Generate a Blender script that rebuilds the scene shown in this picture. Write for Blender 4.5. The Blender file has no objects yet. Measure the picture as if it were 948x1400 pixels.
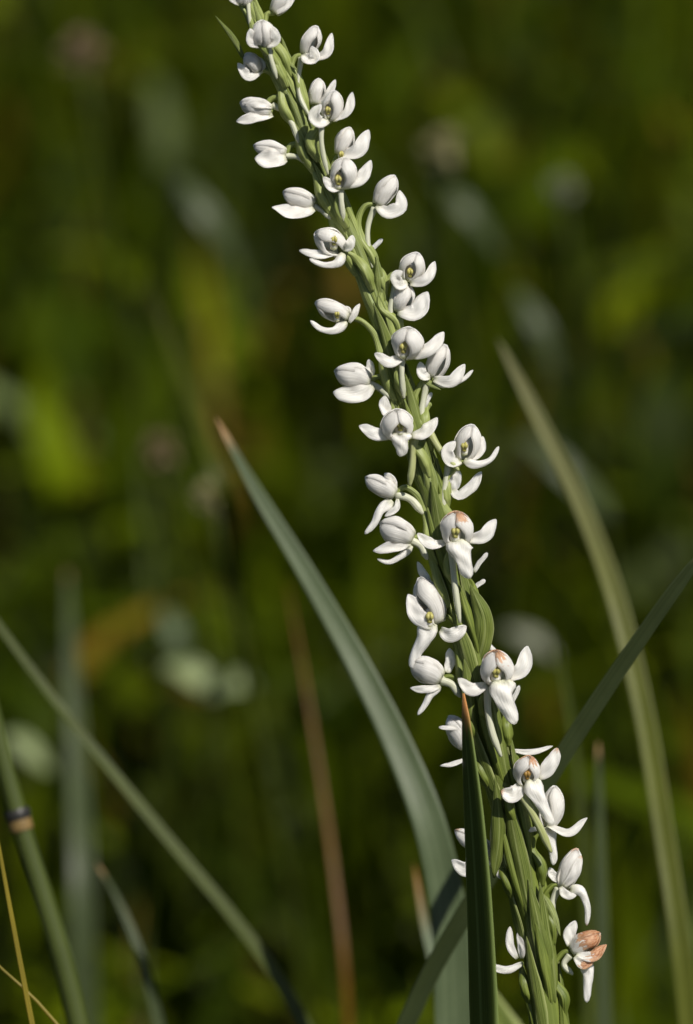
import bpy, bmesh, math, random
import numpy as np
from mathutils import Vector, Matrix

random.seed(7)
rng = np.random.default_rng(7)
scene = bpy.context.scene
COL = scene.collection

# ------------------------------------------------------------------ camera, sky, sun, exposure
S = 1e-4                                   # metres for one photo pixel at the plane of the flowers
PITCH = math.radians(19)
DIST = 0.50                                # camera to flowers
O = np.array((0.0, 0.0, 0.36))             # centre of the picture on the flower plane
Rv = np.array((1.0, 0.0, 0.0))
Fv = np.array((0.0, math.cos(PITCH), -math.sin(PITCH)))
Uv = np.array((0.0, math.sin(PITCH), math.cos(PITCH)))
CAM = O - Fv * DIST

cam_data = bpy.data.cameras.new('camera')
cam = bpy.data.objects.new('camera', cam_data)
COL.objects.link(cam)
cam.location = CAM
cam.rotation_euler = (math.pi / 2 - PITCH, 0, 0)
cam_data.sensor_fit = 'VERTICAL'
cam_data.sensor_height = 36
cam_data.lens = 36 * DIST / (1400 * S)
cam_data.clip_start = 0.02
cam_data.clip_end = 500
cam_data.dof.use_dof = True
cam_data.dof.focus_distance = DIST - 0.002
cam_data.dof.aperture_fstop = 12.5
cam_data.dof.aperture_blades = 0
scene.camera = cam

TO_SUN = Vector((0.42, -0.42, 0.80)).normalized()
EL = math.asin(TO_SUN.z)
AZ = math.atan2(TO_SUN.x, TO_SUN.y)
world = bpy.data.worlds.new('World')
scene.world = world
world.use_nodes = True
wn = world.node_tree.nodes
sky = wn.new('ShaderNodeTexSky')
sky.sky_type = 'NISHITA'
sky.sun_disc = False
sky.sun_elevation = EL
sky.sun_rotation = AZ
wn['Background'].inputs['Strength'].default_value = 0.05
world.node_tree.links.new(sky.outputs[0], wn['Background'].inputs['Color'])

sun_data = bpy.data.lights.new('sun', 'SUN')
sun_data.energy = 4.8
sun_data.angle = math.radians(0.5)
sun_data.color = (1.0, 0.95, 0.87)
sun = bpy.data.objects.new('sun', sun_data)
COL.objects.link(sun)
sun.rotation_euler = TO_SUN.to_track_quat('Z', 'Y').to_euler()

vs = scene.view_settings
vs.view_transform = 'Standard'
vs.look = 'None'
vs.exposure = 0.2
vs.gamma = 1.0
scene.cycles.use_denoising = True
scene.cycles.max_bounces = 8

# ------------------------------------------------------------------ materials
def mat(name):
    m = bpy.data.materials.new(name)
    m.use_nodes = True
    nt = m.node_tree
    for n in list(nt.nodes):
        nt.nodes.remove(n)
    out = nt.nodes.new('ShaderNodeOutputMaterial')
    return m, nt, out

def node(nt, typ, **kw):
    n = nt.nodes.new(typ)
    for k, v in kw.items():
        if k in n.inputs:
            n.inputs[k].default_value = v
        else:
            setattr(n, k, v)
    return n

def ramp(nt, fac, stops):
    r = nt.nodes.new('ShaderNodeValToRGB')
    e = r.color_ramp.elements
    while len(e) < len(stops):
        e.new(0.5)
    for i, (p, c) in enumerate(stops):
        e[i].position = p
        e[i].color = (*c, 1)
    nt.links.new(fac, r.inputs['Fac'])
    return r.outputs['Color']

def mix(nt, fac, a, b, mode='MIX'):
    m = nt.nodes.new('ShaderNodeMix')
    m.data_type = 'RGBA'
    m.blend_type = mode
    for sock, v in ((m.inputs[0], fac), (m.inputs[6], a), (m.inputs[7], b)):
        if isinstance(v, (int, float)):
            sock.default_value = v
        elif isinstance(v, tuple):
            sock.default_value = (*v, 1)
        else:
            nt.links.new(v, sock)
    return m.outputs[2]

def math_node(nt, op, a, b=None, clamp=False):
    m = nt.nodes.new('ShaderNodeMath')
    m.operation = op
    m.use_clamp = clamp
    for sock, v in zip(m.inputs, (a, b)):
        if v is None:
            continue
        if isinstance(v, (int, float)):
            sock.default_value = v
        else:
            nt.links.new(v, sock)
    return m.outputs[0]

def uv_noise(nt, su, sv, scale, detail=3.0, rnd=True):
    """noise laid along a petal or a blade: u runs along it, v across it"""
    uv = nt.nodes.new('ShaderNodeUVMap')
    mp = nt.nodes.new('ShaderNodeMapping')
    mp.inputs['Scale'].default_value = (su, sv, 1)
    nt.links.new(uv.outputs[0], mp.inputs['Vector'])
    if rnd:
        oi = nt.nodes.new('ShaderNodeObjectInfo')
        cb = nt.nodes.new('ShaderNodeCombineXYZ')
        nt.links.new(math_node(nt, 'MULTIPLY', oi.outputs['Random'], 50.0), cb.inputs[2])
        nt.links.new(cb.outputs[0], mp.inputs['Location'])
    nz = node(nt, 'ShaderNodeTexNoise', Scale=scale, Detail=detail)
    nt.links.new(mp.outputs[0], nz.inputs['Vector'])
    return nz.outputs['Fac']

def uv_xy(nt):
    uv = nt.nodes.new('ShaderNodeUVMap')
    sp = nt.nodes.new('ShaderNodeSeparateXYZ')
    nt.links.new(uv.outputs[0], sp.inputs[0])
    return sp.outputs[0], sp.outputs[1]

def pos_noise(nt, scale, detail=3.0, rough=0.5):
    g = nt.nodes.new('ShaderNodeNewGeometry')
    nz = node(nt, 'ShaderNodeTexNoise', Scale=scale, Detail=detail, Roughness=rough)
    nt.links.new(g.outputs['Position'], nz.inputs['Vector'])
    return nz.outputs['Fac']

def petal_material(name, brown):
    m, nt, out = mat(name)
    u, v = uv_xy(nt)
    veins = uv_noise(nt, 1.2, 9.0, 1.6, 2.0)
    base = ramp(nt, veins, [(0.25, (0.84, 0.785, 0.68)), (0.7, (0.92, 0.88, 0.80))])
    # faint green where the petal joins the ovary
    g = ramp(nt, u, [(0.0, (0.55, 0.62, 0.33)), (0.16, (1, 1, 1))])
    base = mix(nt, 0.75, base, g, 'MULTIPLY')
    if brown:
        nz = uv_noise(nt, 3.0, 3.0, 2.2, 4.0)
        amt = math_node(nt, 'ADD', u, math_node(nt, 'MULTIPLY', math_node(nt, 'SUBTRACT', nz, 0.5), 0.9 if brown > 1 else 0.45))
        lo = {1: 0.86, 2: 0.34, 3: 0.76}[brown]
        msk = ramp(nt, amt, [(lo, (0, 0, 0)), (min(lo + 0.12, 1.0), (1, 1, 1))])
        tint = ramp(nt, nz, [(0.35, (0.34, 0.12, 0.045)), (0.6, (0.62, 0.33, 0.19))])
        base = mix(nt, msk, base, tint)
    p = node(nt, 'ShaderNodeBsdfPrincipled', Roughness=0.5)
    nt.links.new(base, p.inputs['Base Color'])
    p.inputs['Subsurface Weight'].default_value = 0.85
    p.inputs['Subsurface Radius'].default_value = (1.0, 1.0, 1.0)
    p.inputs['Subsurface Scale'].default_value = 0.0011
    p.inputs['Specular IOR Level'].default_value = 0.3
    bp = node(nt, 'ShaderNodeBump', Strength=0.5, Distance=0.00018)
    nt.links.new(veins, bp.inputs['Height'])
    nt.links.new(bp.outputs[0], p.inputs['Normal'])
    t = node(nt, 'ShaderNodeBsdfTranslucent')
    nt.links.new(mix(nt, 1.0, base, (1.0, 0.98, 0.88), 'MULTIPLY'), t.inputs['Color'])
    ms = node(nt, 'ShaderNodeMixShader', Fac=0.10)
    nt.links.new(p.outputs[0], ms.inputs[1])
    nt.links.new(t.outputs[0], ms.inputs[2])
    nt.links.new(ms.outputs[0], out.inputs[0])
    return m

def leaf_material(name, c0, c1, trans=0.25, streak=14.0, tip=None, rough=0.45, edge=None, spec=0.35, bump=0.35):
    """plant tissue with streaks along its length; tip = (colour, where along the blade it begins)"""
    m, nt, out = mat(name)
    u, v = uv_xy(nt)
    st = uv_noise(nt, 1.4, streak, 1.5, 3.0)
    blot = pos_noise(nt, 160.0, 3.0)
    base = ramp(nt, st, [(0.3, c0), (0.7, c1)])
    base = mix(nt, 0.5, base, ramp(nt, blot, [(0.3, (0.72, 0.74, 0.6)), (0.7, (1.15, 1.15, 1.05))]), 'MULTIPLY')
    if edge:
        d = math_node(nt, 'ABSOLUTE', math_node(nt, 'SUBTRACT', v, 0.5))
        base = mix(nt, ramp(nt, d, [(0.40, (0, 0, 0)), (0.49, (1, 1, 1))]), base, edge)
        base = mix(nt, ramp(nt, d, [(0.0, (0.6, 0.6, 0.6)), (0.07, (0, 0, 0))]), base, edge)
    if tip:
        nz = uv_noise(nt, 6.0, 2.0, 2.0, 3.0)
        a = math_node(nt, 'ADD', u, math_node(nt, 'MULTIPLY', math_node(nt, 'SUBTRACT', nz, 0.5), 0.03))
        base = mix(nt, ramp(nt, a, [(tip[1], (0, 0, 0)), (min(0.999, tip[1] + tip[2]), (1, 1, 1))]), base, tip[0])
    p = node(nt, 'ShaderNodeBsdfPrincipled', Roughness=rough)
    p.inputs['Specular IOR Level'].default_value = spec
    nt.links.new(base, p.inputs['Base Color'])
    bp = node(nt, 'ShaderNodeBump', Strength=bump, Distance=0.0003)
    nt.links.new(st, bp.inputs['Height'])
    nt.links.new(bp.outputs[0], p.inputs['Normal'])
    t = node(nt, 'ShaderNodeBsdfTranslucent')
    nt.links.new(mix(nt, 1.0, base, (1.0, 1.1, 0.5), 'MULTIPLY'), t.inputs['Color'])
    ms = node(nt, 'ShaderNodeMixShader', Fac=trans)
    nt.links.new(p.outputs[0], ms.inputs[1])
    nt.links.new(t.outputs[0], ms.inputs[2])
    nt.links.new(ms.outputs[0], out.inputs[0])
    return m

M = {}
M['petal'] = petal_material('petal_white', 0)
M['petal_tip'] = petal_material('petal_browned_tip', 1)
M['petal_brown'] = petal_material('petal_withered', 2)
M['petal_cap'] = petal_material('petal_browned_cap', 3)
M['spur'] = leaf_material('spur_pale', (0.52, 0.53, 0.40), (0.66, 0.66, 0.56), 0.2, 5.0)
M['spur_green'] = leaf_material('spur_greenish', (0.34, 0.37, 0.14), (0.52, 0.54, 0.30), 0.2, 5.0)
M['ovary'] = leaf_material('ovary_green', (0.09, 0.125, 0.018), (0.20, 0.24, 0.05), 0.12, 8.0, bump=0.6)
M['ovary_pale'] = leaf_material('ovary_pale_green', (0.19, 0.235, 0.06), (0.33, 0.375, 0.13), 0.12, 8.0, bump=0.6)
M['bract'] = leaf_material('bract_green', (0.070, 0.105, 0.014), (0.205, 0.245, 0.06), 0.2, 16.0, edge=(0.33, 0.37, 0.14), bump=0.6)
M['bract_pale'] = leaf_material('bract_pale_green', (0.145, 0.19, 0.04), (0.32, 0.365, 0.13), 0.2, 12.0, edge=(0.36, 0.43, 0.2), bump=0.6)
M['stem'] = leaf_material('stem_green', (0.10, 0.135, 0.02), (0.22, 0.26, 0.06), 0.05, 8.0, bump=0.6)
M['column'] = leaf_material('column_yellow', (0.30, 0.26, 0.05), (0.55, 0.52, 0.20), 0.1, 4.0)
M['column_brown'] = leaf_material('column_brown', (0.25, 0.12, 0.025), (0.45, 0.30, 0.08), 0.1, 4.0)

# ------------------------------------------------------------------ mesh helpers
def norm(a):
    a = np.asarray(a, float)
    return a / (np.linalg.norm(a, axis=-1, keepdims=True) + 1e-12)

def V(x, y, z=0.0):
    """photo pixel (x right, y down) and z pixels towards the camera, in the spike's own right-handed frame"""
    return np.array((x - 474.0, 700.0 - y, z), float)

def to_world(p):
    p = np.asarray(p, float) * S
    return O + p[..., 0:1] * Rv + p[..., 1:2] * Uv - p[..., 2:3] * Fv

def at(px, py, dz):
    """the place dz metres behind the flower plane that is seen at a photo pixel"""
    d = DIST + dz
    return CAM + Fv * d + Rv * ((px - 474) * S * d / DIST) + Uv * ((700 - py) * S * d / DIST)

def spline(pts, n):
    """points of a Catmull-Rom curve, even along its length"""
    P = np.asarray(pts, float)
    if len(P) == 2:
        t = np.linspace(0, 1, n)[:, None]
        return P[0] * (1 - t) + P[1] * t
    h = np.linalg.norm(np.diff(P, axis=0), axis=1)[:, None] + 1e-9
    d = np.diff(P, axis=0) / h
    m = np.vstack([d[0], (d[1:] * h[:-1] + d[:-1] * h[1:]) / (h[1:] + h[:-1]), d[-1]])
    out = []
    for i in range(len(P) - 1):
        for t in np.linspace(0, 1, 24, endpoint=False):
            out.append((2 * t ** 3 - 3 * t * t + 1) * P[i] + (t ** 3 - 2 * t * t + t) * h[i] * m[i] + (3 * t * t - 2 * t ** 3) * P[i + 1] + (t ** 3 - t * t) * h[i] * m[i + 1])
    out.append(P[-1])
    C = np.array(out)
    s = np.concatenate([[0], np.cumsum(np.linalg.norm(np.diff(C, axis=0), axis=1))])
    t = np.linspace(0, s[-1], n)
    return np.stack([np.interp(t, s, C[:, k]) for k in range(3)], 1)

def solid_sheet(P, th, edge=0.25):
    """a closed, thin solid from a grid of points; returns verts, faces, uv"""
    nu, nv, _ = P.shape
    du = np.gradient(P, axis=0)
    dv = np.gradient(P, axis=1)
    N = norm(np.cross(du, dv) + 1e-9)
    v = np.linspace(-1, 1, nv)[None, :, None]
    u = np.linspace(-1, 1, nu)[:, None, None]
    t = th * (edge + (1 - edge) * np.sqrt(np.clip(1 - v ** 2, 0, 1))) * (0.5 + 0.5 * np.sqrt(np.clip(1 - u ** 6, 0, 1)))
    top = (P + N * t * 0.5).reshape(-1, 3)
    bot = (P - N * t * 0.5).reshape(-1, 3)
    verts = np.vstack([top, bot])
    n = nu * nv
    idx = lambda i, j: i * nv + j
    F = []
    for i in range(nu - 1):
        for j in range(nv - 1):
            a, b, c, d = idx(i, j), idx(i + 1, j), idx(i + 1, j + 1), idx(i, j + 1)
            F.append((a, b, c, d))
            F.append((a + n, d + n, c + n, b + n))
    for i in range(nu - 1):
        a, b = idx(i, 0), idx(i + 1, 0)
        F.append((a, a + n, b + n, b))
        a, b = idx(i, nv - 1), idx(i + 1, nv - 1)
        F.append((a, b, b + n, a + n))
    for j in range(nv - 1):
        a, b = idx(0, j), idx(0, j + 1)
        F.append((a, b, b + n, a + n))
        a, b = idx(nu - 1, j), idx(nu - 1, j + 1)
        F.append((a, a + n, b + n, b))
    uu, vv = np.meshgrid(np.linspace(0, 1, nu), np.linspace(0, 1, nv), indexing='ij')
    uv = np.stack([uu, vv], -1).reshape(-1, 2)
    return verts, F, np.vstack([uv, uv])

def frames(C, hint):
    T = norm(np.gradient(C, axis=0))
    h = np.asarray(hint, float)
    h = np.broadcast_to(h, C.shape)
    side = norm(np.cross(h, T))
    return T, side, norm(np.cross(T, side))

PROFILES = {
    'sepal': lambda t: np.interp(t, [0, .12, .35, .6, .82, .93, 1], [.42, .68, .98, 1, .72, .42, .10]),
    'lip': lambda t: np.interp(t, [0, .1, .22, .36, .6, .85, .95, 1], [.6, .95, 1, .74, .58, .50, .34, .10]),
    'blade': lambda t: np.interp(t, [0, .4, .7, .88, .96, 1], [1, .95, .74, .42, .20, .03]),
    'bract': lambda t: np.interp(t, [0, .15, .4, .65, .85, .95, 1], [.12, .78, 1, .8, .42, .17, .03]),
    'stick': lambda t: np.interp(t, [0, .5, .9, 1], [.9, 1, .85, .3]),
}

def ribbon(pts, width, hint=(0, 0.3, 1), prof='sepal', cup=0.25, th=3.0, nu=17, nv=9, twist=0.0, wob=0.10, curl=0.0, fold=0.0, taper=None):
    C = spline(pts, nu)
    T, side, N = frames(C, hint)
    t = np.linspace(0, 1, nu)
    pr = PROFILES[prof](t)
    if taper is not None:                      # width set by the distance from the tip
        dist_tip = np.concatenate([[0], np.cumsum(np.linalg.norm(np.diff(C[::-1], axis=0), axis=1))])[::-1]
        pr = np.interp(dist_tip, *taper)
    w = pr[:, None, None] * width * 0.5
    ang = (np.linspace(-0.5, 0.5, nu) * twist)[:, None]
    s2 = side * np.cos(ang) + N * np.sin(ang)
    n2 = -side * np.sin(ang) + N * np.cos(ang)
    v = np.linspace(-1, 1, nv)[None, :, None]
    ph = rng.uniform(0, 6.28, 4)
    tt = t[:, None, None]
    lift = cup * v ** 2 + fold * np.abs(v) + wob * np.sin(7 * tt + 3 * v + ph[0]) + wob * 0.7 * np.sin(13 * tt - 4 * v + ph[1])
    wv = v * (1 + wob * 0.8 * np.sin(9 * tt + ph[2] + 2.0 * np.sign(v)))
    P = C[:, None, :] + s2[:, None, :] * w * wv + n2[:, None, :] * w * lift
    P = P + n2[:, None, :] * (curl * tt ** 2 * width)
    return solid_sheet(P, th)

def tube(pts, radii, n=24, k=10, ridges=0, ridge=0.0, twist=0.0, caps=True):
    C = spline(pts, n)
    T = norm(np.gradient(C, axis=0))
    ref = np.array((0.123, 0.21, 0.97))
    side = norm(np.cross(ref, T))
    N = np.cross(T, side)
    t = np.linspace(0, 1, n)
    R = np.interp(t, np.linspace(0, 1, len(radii)), radii)
    a = np.linspace(0, 2 * math.pi, k, endpoint=False)
    rr = 1 + ridge * np.cos(ridges * (a[None, :] + twist * t[:, None])) if ridges else np.ones((n, k))
    P = C[:, None, :] + R[:, None, None] * rr[..., None] * (np.cos(a)[None, :, None] * side[:, None, :] + np.sin(a)[None, :, None] * N[:, None, :])
    verts = P.reshape(-1, 3)
    F = [(i * k + j, i * k + (j + 1) % k, (i + 1) * k + (j + 1) % k, (i + 1) * k + j) for i in range(n - 1) for j in range(k)]
    uv = np.stack(np.meshgrid(t, np.linspace(0, 1, k), indexing='ij'), -1).reshape(-1, 2)
    if caps:
        verts = np.vstack([verts, C[0] - T[0] * R[0] * 0.5, C[-1] + T[-1] * R[-1] * 0.7])
        uv = np.vstack([uv, (0, .5), (1, .5)])
        c0, c1 = n * k, n * k + 1
        F += [(c0, (j + 1) % k, j) for j in range(k)]
        F += [(c1, (n - 1) * k + j, (n - 1) * k + (j + 1) % k) for j in range(k)]
    return verts, F, uv

def join(parts):
    vs_, fs_, us_, off = [], [], [], 0
    for v, f, u in parts:
        vs_.append(v)
        us_.append(u)
        fs_ += [tuple(i + off for i in q) for q in f]
        off += len(v)
    return np.vstack(vs_), fs_, np.vstack(us_)

ORIGIN = {}
def add(name, geo, material, parent=None, origin=None, label=None, cat=None, group=None, kind=None):
    """ONE mesh object from world-space geometry; its origin is the point given or its first ring"""
    verts, faces, uv = geo
    org = np.asarray(origin if origin is not None else verts[:6].mean(0), float)
    me = bpy.data.meshes.new(name)
    me.from_pydata((verts - org).tolist(), [], faces)
    bm = bmesh.new()
    bm.from_mesh(me)
    bmesh.ops.recalc_face_normals(bm, faces=bm.faces)
    bm.to_mesh(me)
    bm.free()
    lay = me.uv_layers.new(name='UVMap')
    li = np.empty(len(me.loops), np.int32)
    me.loops.foreach_get('vertex_index', li)
    lay.data.foreach_set('uv', np.asarray(uv, np.float32)[li].ravel())
    me.polygons.foreach_set('use_smooth', np.ones(len(me.polygons), bool))
    me.materials.append(material)
    o = bpy.data.objects.new(name, me)
    COL.objects.link(o)
    if parent is not None:
        o.parent = parent
        o.location = org - ORIGIN[parent.name]
    else:
        o.location = org
    ORIGIN[o.name] = org
    tag(o, label, cat, group, kind)
    return o

def tag(o, label=None, cat=None, group=None, kind=None):
    for k, v in (('label', label), ('category', cat), ('group', group), ('kind', kind)):
        if v:
            o[k] = v

def empty(name, loc, label, cat, group=None):
    o = bpy.data.objects.new(name, None)
    COL.objects.link(o)
    o.location = loc
    o.empty_display_size = 0.02
    ORIGIN[o.name] = np.asarray(loc, float)
    tag(o, label, cat, group)
    return o

def W(geo):
    return to_world(geo[0]), geo[1], geo[2]

# ------------------------------------------------------------------ ground
def ground_height(x, y):
    return 0.012 * np.sin(x * 5.1 + 1.3) * np.cos(y * 4.3) + 0.008 * np.sin(x * 11 + y * 9)

def build_ground():
    r = np.concatenate([np.linspace(-4, 4, 81)])
    xs = np.concatenate([[-200, -60, -20, -8], r, [8, 20, 60, 200]])
    ys = np.concatenate([[-60, -20, -8], r, [8, 20, 60, 200]])
    X, Y = np.meshgrid(xs, ys, indexing='ij')
    Z = np.where((np.abs(X) < 4.1) & (np.abs(Y) < 4.1), ground_height(X, Y), 0.0)
    nx, ny = X.shape
    verts = np.stack([X, Y, Z], -1).reshape(-1, 3)
    F = [(i * ny + j, (i + 1) * ny + j, (i + 1) * ny + j + 1, i * ny + j + 1) for i in range(nx - 1) for j in range(ny - 1)]
    m, nt, out = mat('meadow_soil')
    p = node(nt, 'ShaderNodeBsdfPrincipled', Roughness=0.95)
    c = ramp(nt, pos_noise(nt, 14.0, 6.0, 0.6), [(0.3, (0.012, 0.013, 0.005)), (0.55, (0.022, 0.028, 0.006)), (0.75, (0.035, 0.030, 0.012))])
    nt.links.new(c, p.inputs['Base Color'])
    bp = node(nt, 'ShaderNodeBump', Strength=0.8, Distance=0.02)
    nt.links.new(pos_noise(nt, 60.0, 6.0, 0.6), bp.inputs['Height'])
    nt.links.new(bp.outputs[0], p.inputs['Normal'])
    nt.links.new(p.outputs[0], out.inputs[0])
    add('ground', (verts, F, np.zeros((len(verts), 2))), m, origin=(0, 0, 0), kind='structure')
build_ground()

# ------------------------------------------------------------------ the meadow behind: one mass of grass, one of low leaves
def tinted_material(name, trans):
    m, nt, out = mat(name)
    at_ = nt.nodes.new('ShaderNodeAttribute')
    at_.attribute_name = 'tint'
    c = mix(nt, 0.6, at_.outputs['Color'], ramp(nt, pos_noise(nt, 40.0, 2.0), [(0.3, (0.7, 0.7, 0.7)), (0.7, (1.2, 1.2, 1.1))]), 'MULTIPLY')
    p = node(nt, 'ShaderNodeBsdfPrincipled', Roughness=0.5)
    p.inputs['Specular IOR Level'].default_value = 0.05
    nt.links.new(c, p.inputs['Base Color'])
    t = node(nt, 'ShaderNodeBsdfTranslucent')
    nt.links.new(mix(nt, 1.0, c, (1.0, 1.1, 0.4), 'MULTIPLY'), t.inputs['Color'])
    ms = node(nt, 'ShaderNodeMixShader', Fac=trans)
    nt.links.new(p.outputs[0], ms.inputs[1])
    nt.links.new(t.outputs[0], ms.inputs[2])
    nt.links.new(ms.outputs[0], out.inputs[0])
    return m

PALETTE = np.array([(.017, .028, .0008), (.038, .057, .0010), (.070, .096, .0014), (.110, .140, .002), (.12, .155, .055), (.115, .075, .008)])
def clump(x, y, s=1.0):
    return (np.sin(x * 9.1 * s + 2.0 * np.sin(y * 5.3 * s)) + np.sin(y * 7.7 * s + 1.7 * np.sin(x * 6.1 * s + 1.0)) + np.sin((x + y) * 15.3 * s + .4)) / 3

def strips(base, heading, length, droop, width, tint, seg):
    """many bending ribbons at once; returns verts, faces, colours"""
    n = len(base)
    t = np.linspace(0, 1, seg + 1)
    hx, hy = np.cos(heading), np.sin(heading)
    out = droop[:, None] * t[None, :] ** 1.8 * length[:, None]
    up = length[:, None] * (t[None, :] - 0.35 * np.clip(droop[:, None], 0, 1.2) * t[None, :] ** 2.6)
    cx = base[:, 0:1] + hx[:, None] * out
    cy = base[:, 1:2] + hy[:, None] * out
    cz = base[:, 2:3] + up
    face = heading + rng.normal(1.57, 0.6, n)
    w = width[:, None] * np.interp(t, [0, .35, .8, 1], [.7, 1, .6, .05])[None, :] * 0.5
    sx, sy = np.cos(face)[:, None] * w, np.sin(face)[:, None] * w
    L = np.stack([cx - sx, cy - sy, cz], -1)
    Rr = np.stack([cx + sx, cy + sy, cz], -1)
    verts = np.stack([L, Rr], 2).reshape(-1, 3)
    k = (seg + 1) * 2
    q = np.array([[2 * i, 2 * i + 1, 2 * i + 3, 2 * i + 2] for i in range(seg)])
    faces = (q[None] + (np.arange(n) * k)[:, None, None]).reshape(-1, 4)
    return verts, faces, np.repeat(tint, k, axis=0)

def mass(name, verts, faces, cols, material, label, cat):
    me = bpy.data.meshes.new(name)
    nv, nf = len(verts), len(faces)
    me.vertices.add(nv)
    me.vertices.foreach_set('co', verts.astype(np.float32).ravel())
    me.loops.add(nf * 4)
    me.loops.foreach_set('vertex_index', faces.astype(np.int32).ravel())
    me.polygons.add(nf)
    me.polygons.foreach_set('loop_start', np.arange(0, nf * 4, 4, dtype=np.int32))
    me.polygons.foreach_set('loop_total', np.full(nf, 4, np.int32))
    me.polygons.foreach_set('use_smooth', np.ones(nf, bool))
    me.update()
    a = me.attributes.new('tint', 'FLOAT_COLOR', 'POINT')
    a.data.foreach_set('color', np.hstack([cols, np.ones((nv, 1))]).astype(np.float32).ravel())
    me.materials.append(material)
    o = bpy.data.objects.new(name, me)
    COL.objects.link(o)
    tag(o, label, cat, None, 'stuff')
    return o

def sight_cap(y, k):
    """height of the sight line k (0 bottom of the frame, 1 top) at distance y behind the flowers"""
    ang = PITCH + math.radians(8) * (1 - 2 * k)
    return CAM[2] - (y - CAM[1]) * math.tan(ang)

def build_meadow():
    N = 30000
    y = 0.16 + 4.3 * rng.random(N) ** 1.35
    half = 0.55 + 0.42 * y
    x = rng.uniform(-1, 1, N) * half
    keep = rng.random(N) < np.clip(0.62 + 0.6 * clump(x, y), 0.10, 1)
    x, y = x[keep], y[keep]
    # and a ring of grass beside and behind the camera's place, for light and other views
    n2 = 7000
    r2, a2 = rng.uniform(0.75, 4.0, n2), rng.uniform(0, 2 * math.pi, n2)
    x2, y2 = r2 * np.cos(a2), r2 * np.sin(a2)
    ok = (y2 < 0.16) & ((np.abs(x2) > 0.45))
    x, y = np.concatenate([x, x2[ok]]), np.concatenate([y, y2[ok]])
    n = len(x)
    length = rng.uniform(0.16, 0.46, n) * (0.75 + 0.35 * clump(x + 3, y - 2, 0.6))
    cap = np.where(y < 0.16, 1.0, np.array([max(0.06, sight_cap(v, 0.0) + max(0, (v - 0.22)) * 0.62) for v in y]))
    length = np.minimum(length, cap * rng.uniform(0.6, 1.0, n))
    droop = np.abs(rng.normal(0.35, 0.35, n))
    heading = rng.uniform(0, 2 * math.pi, n)
    width = rng.uniform(0.0025, 0.0065, n) * np.where(rng.random(n) < 0.22, 2.2, 1)
    pick = rng.choice(len(PALETTE), n, p=[.27, .27, .22, .12, .07, .05])
    tint = PALETTE[pick] * rng.uniform(0.6, 1.5, (n, 1)) * (1 + 0.45 * clump(x * 1.3, y * 1.3 + 4)[:, None])
    tint = tint * np.minimum(1, 0.125 / np.maximum(tint[:, 1:2], 1e-6))
    base = np.stack([x, y, ground_height(x, y) - 0.005], 1)
    v, f, c = strips(base, heading, length, droop, width, tint, 6)
    mass('meadow_grass', v, f, c, tinted_material('meadow_grass_blades', 0.3), 'dense out-of-focus green meadow grass behind the white orchid', 'grass')
    # low broad leaves
    n = 9000
    y = 0.2 + 4.2 * rng.random(n) ** 1.3
    x = rng.uniform(-1, 1, n) * (0.55 + 0.42 * y)
    z0 = rng.uniform(0.0, 0.16, n) * np.clip((y - 0.1) * 1.6, 0.25, 1)
    length = rng.uniform(0.02, 0.06, n)
    pick = rng.choice(len(PALETTE), n, p=[.30, .30, .22, .10, .05, .03])
    tint = PALETTE[pick] * rng.uniform(0.6, 1.7, (n, 1))
    v, f, c = strips(np.stack([x, y, ground_height(x, y) + z0], 1), rng.uniform(0, 6.28, n), length, rng.uniform(0.4, 2.0, n), length * rng.uniform(0.25, 0.5, n), tint, 4)
    mass('low_herb_leaves', v, f, c, tinted_material('low_herb_leaf', 0.3), 'blurred low leafy ground cover between the meadow grass', 'ground cover')
build_meadow()

# ------------------------------------------------------------------ the orchid: axis of the spike
AX = np.array([(322, -40), (345, 20), (374, 85), (404, 150), (430, 210), (456, 270), (482, 330), (506, 390), (526, 445), (546, 520), (569, 600),
               (588, 660), (604, 740), (624, 810), (644, 880), (660, 960), (680, 1040), (700, 1110), (716, 1190), (734, 1280), (752, 1400), (764, 1480)], float)
def axis(y):
    x = np.interp(y, AX[:, 1], AX[:, 0])
    z = np.interp(y, [-40, 500, 900, 1480], [60, 15, 0, -25])
    return np.array((x - 474.0, 700.0 - y, z))
def core(y):
    return float(np.interp(y, [-40, 0, 300, 600, 900, 1200, 1480], [6, 7, 9, 11.5, 15, 19, 19]))
def on_stem(y, theta, r):
    """a point r px off the axis; theta 0 = right, 90 = towards the camera"""
    a = math.radians(theta)
    d0, d1 = axis(y - 30), axis(y + 30)
    T = norm(d0 - d1)
    zc = np.array((0, 0, 1.0))
    side = norm(np.cross(T, zc))
    front = norm(np.cross(side, T))
    return axis(y) + r * (math.cos(a) * side + math.sin(a) * front), math.cos(a) * side + math.sin(a) * front

base_w = np.array([0.052, 0.006, 0.0])
base_w[2] = ground_height(base_w[0], base_w[1])
orchid = empty('bog_orchid', base_w, 'tall leaning orchid spike crowded with small white hooded flowers', 'orchid')
sp_pts = [to_world(axis(y)[None])[0] for y in range(-40, 1481, 40)][::-1]
low = sp_pts[0]
path = [base_w, base_w * 0.66 + low * 0.34 + np.array((0.006, 0, 0)), base_w * 0.3 + low * 0.7 + np.array((0.003, 0, 0))] + sp_pts
rad = [0.0034, 0.0030, 0.0025] + [core(y) * S for y in range(-40, 1481, 40)][::-1]
# lengths are uneven between the ground part and the spike, so sample radius by hand
C_ = np.array(path)
sl = np.concatenate([[0], np.cumsum(np.linalg.norm(np.diff(C_, axis=0), axis=1))])
rad_even = np.interp(np.linspace(0, sl[-1], 60), sl, rad)
stem = add('stem', tube(path, rad_even, n=110, k=16, ridges=6, ridge=0.07, twist=3.0), M['stem'], orchid, origin=base_w)

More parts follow.
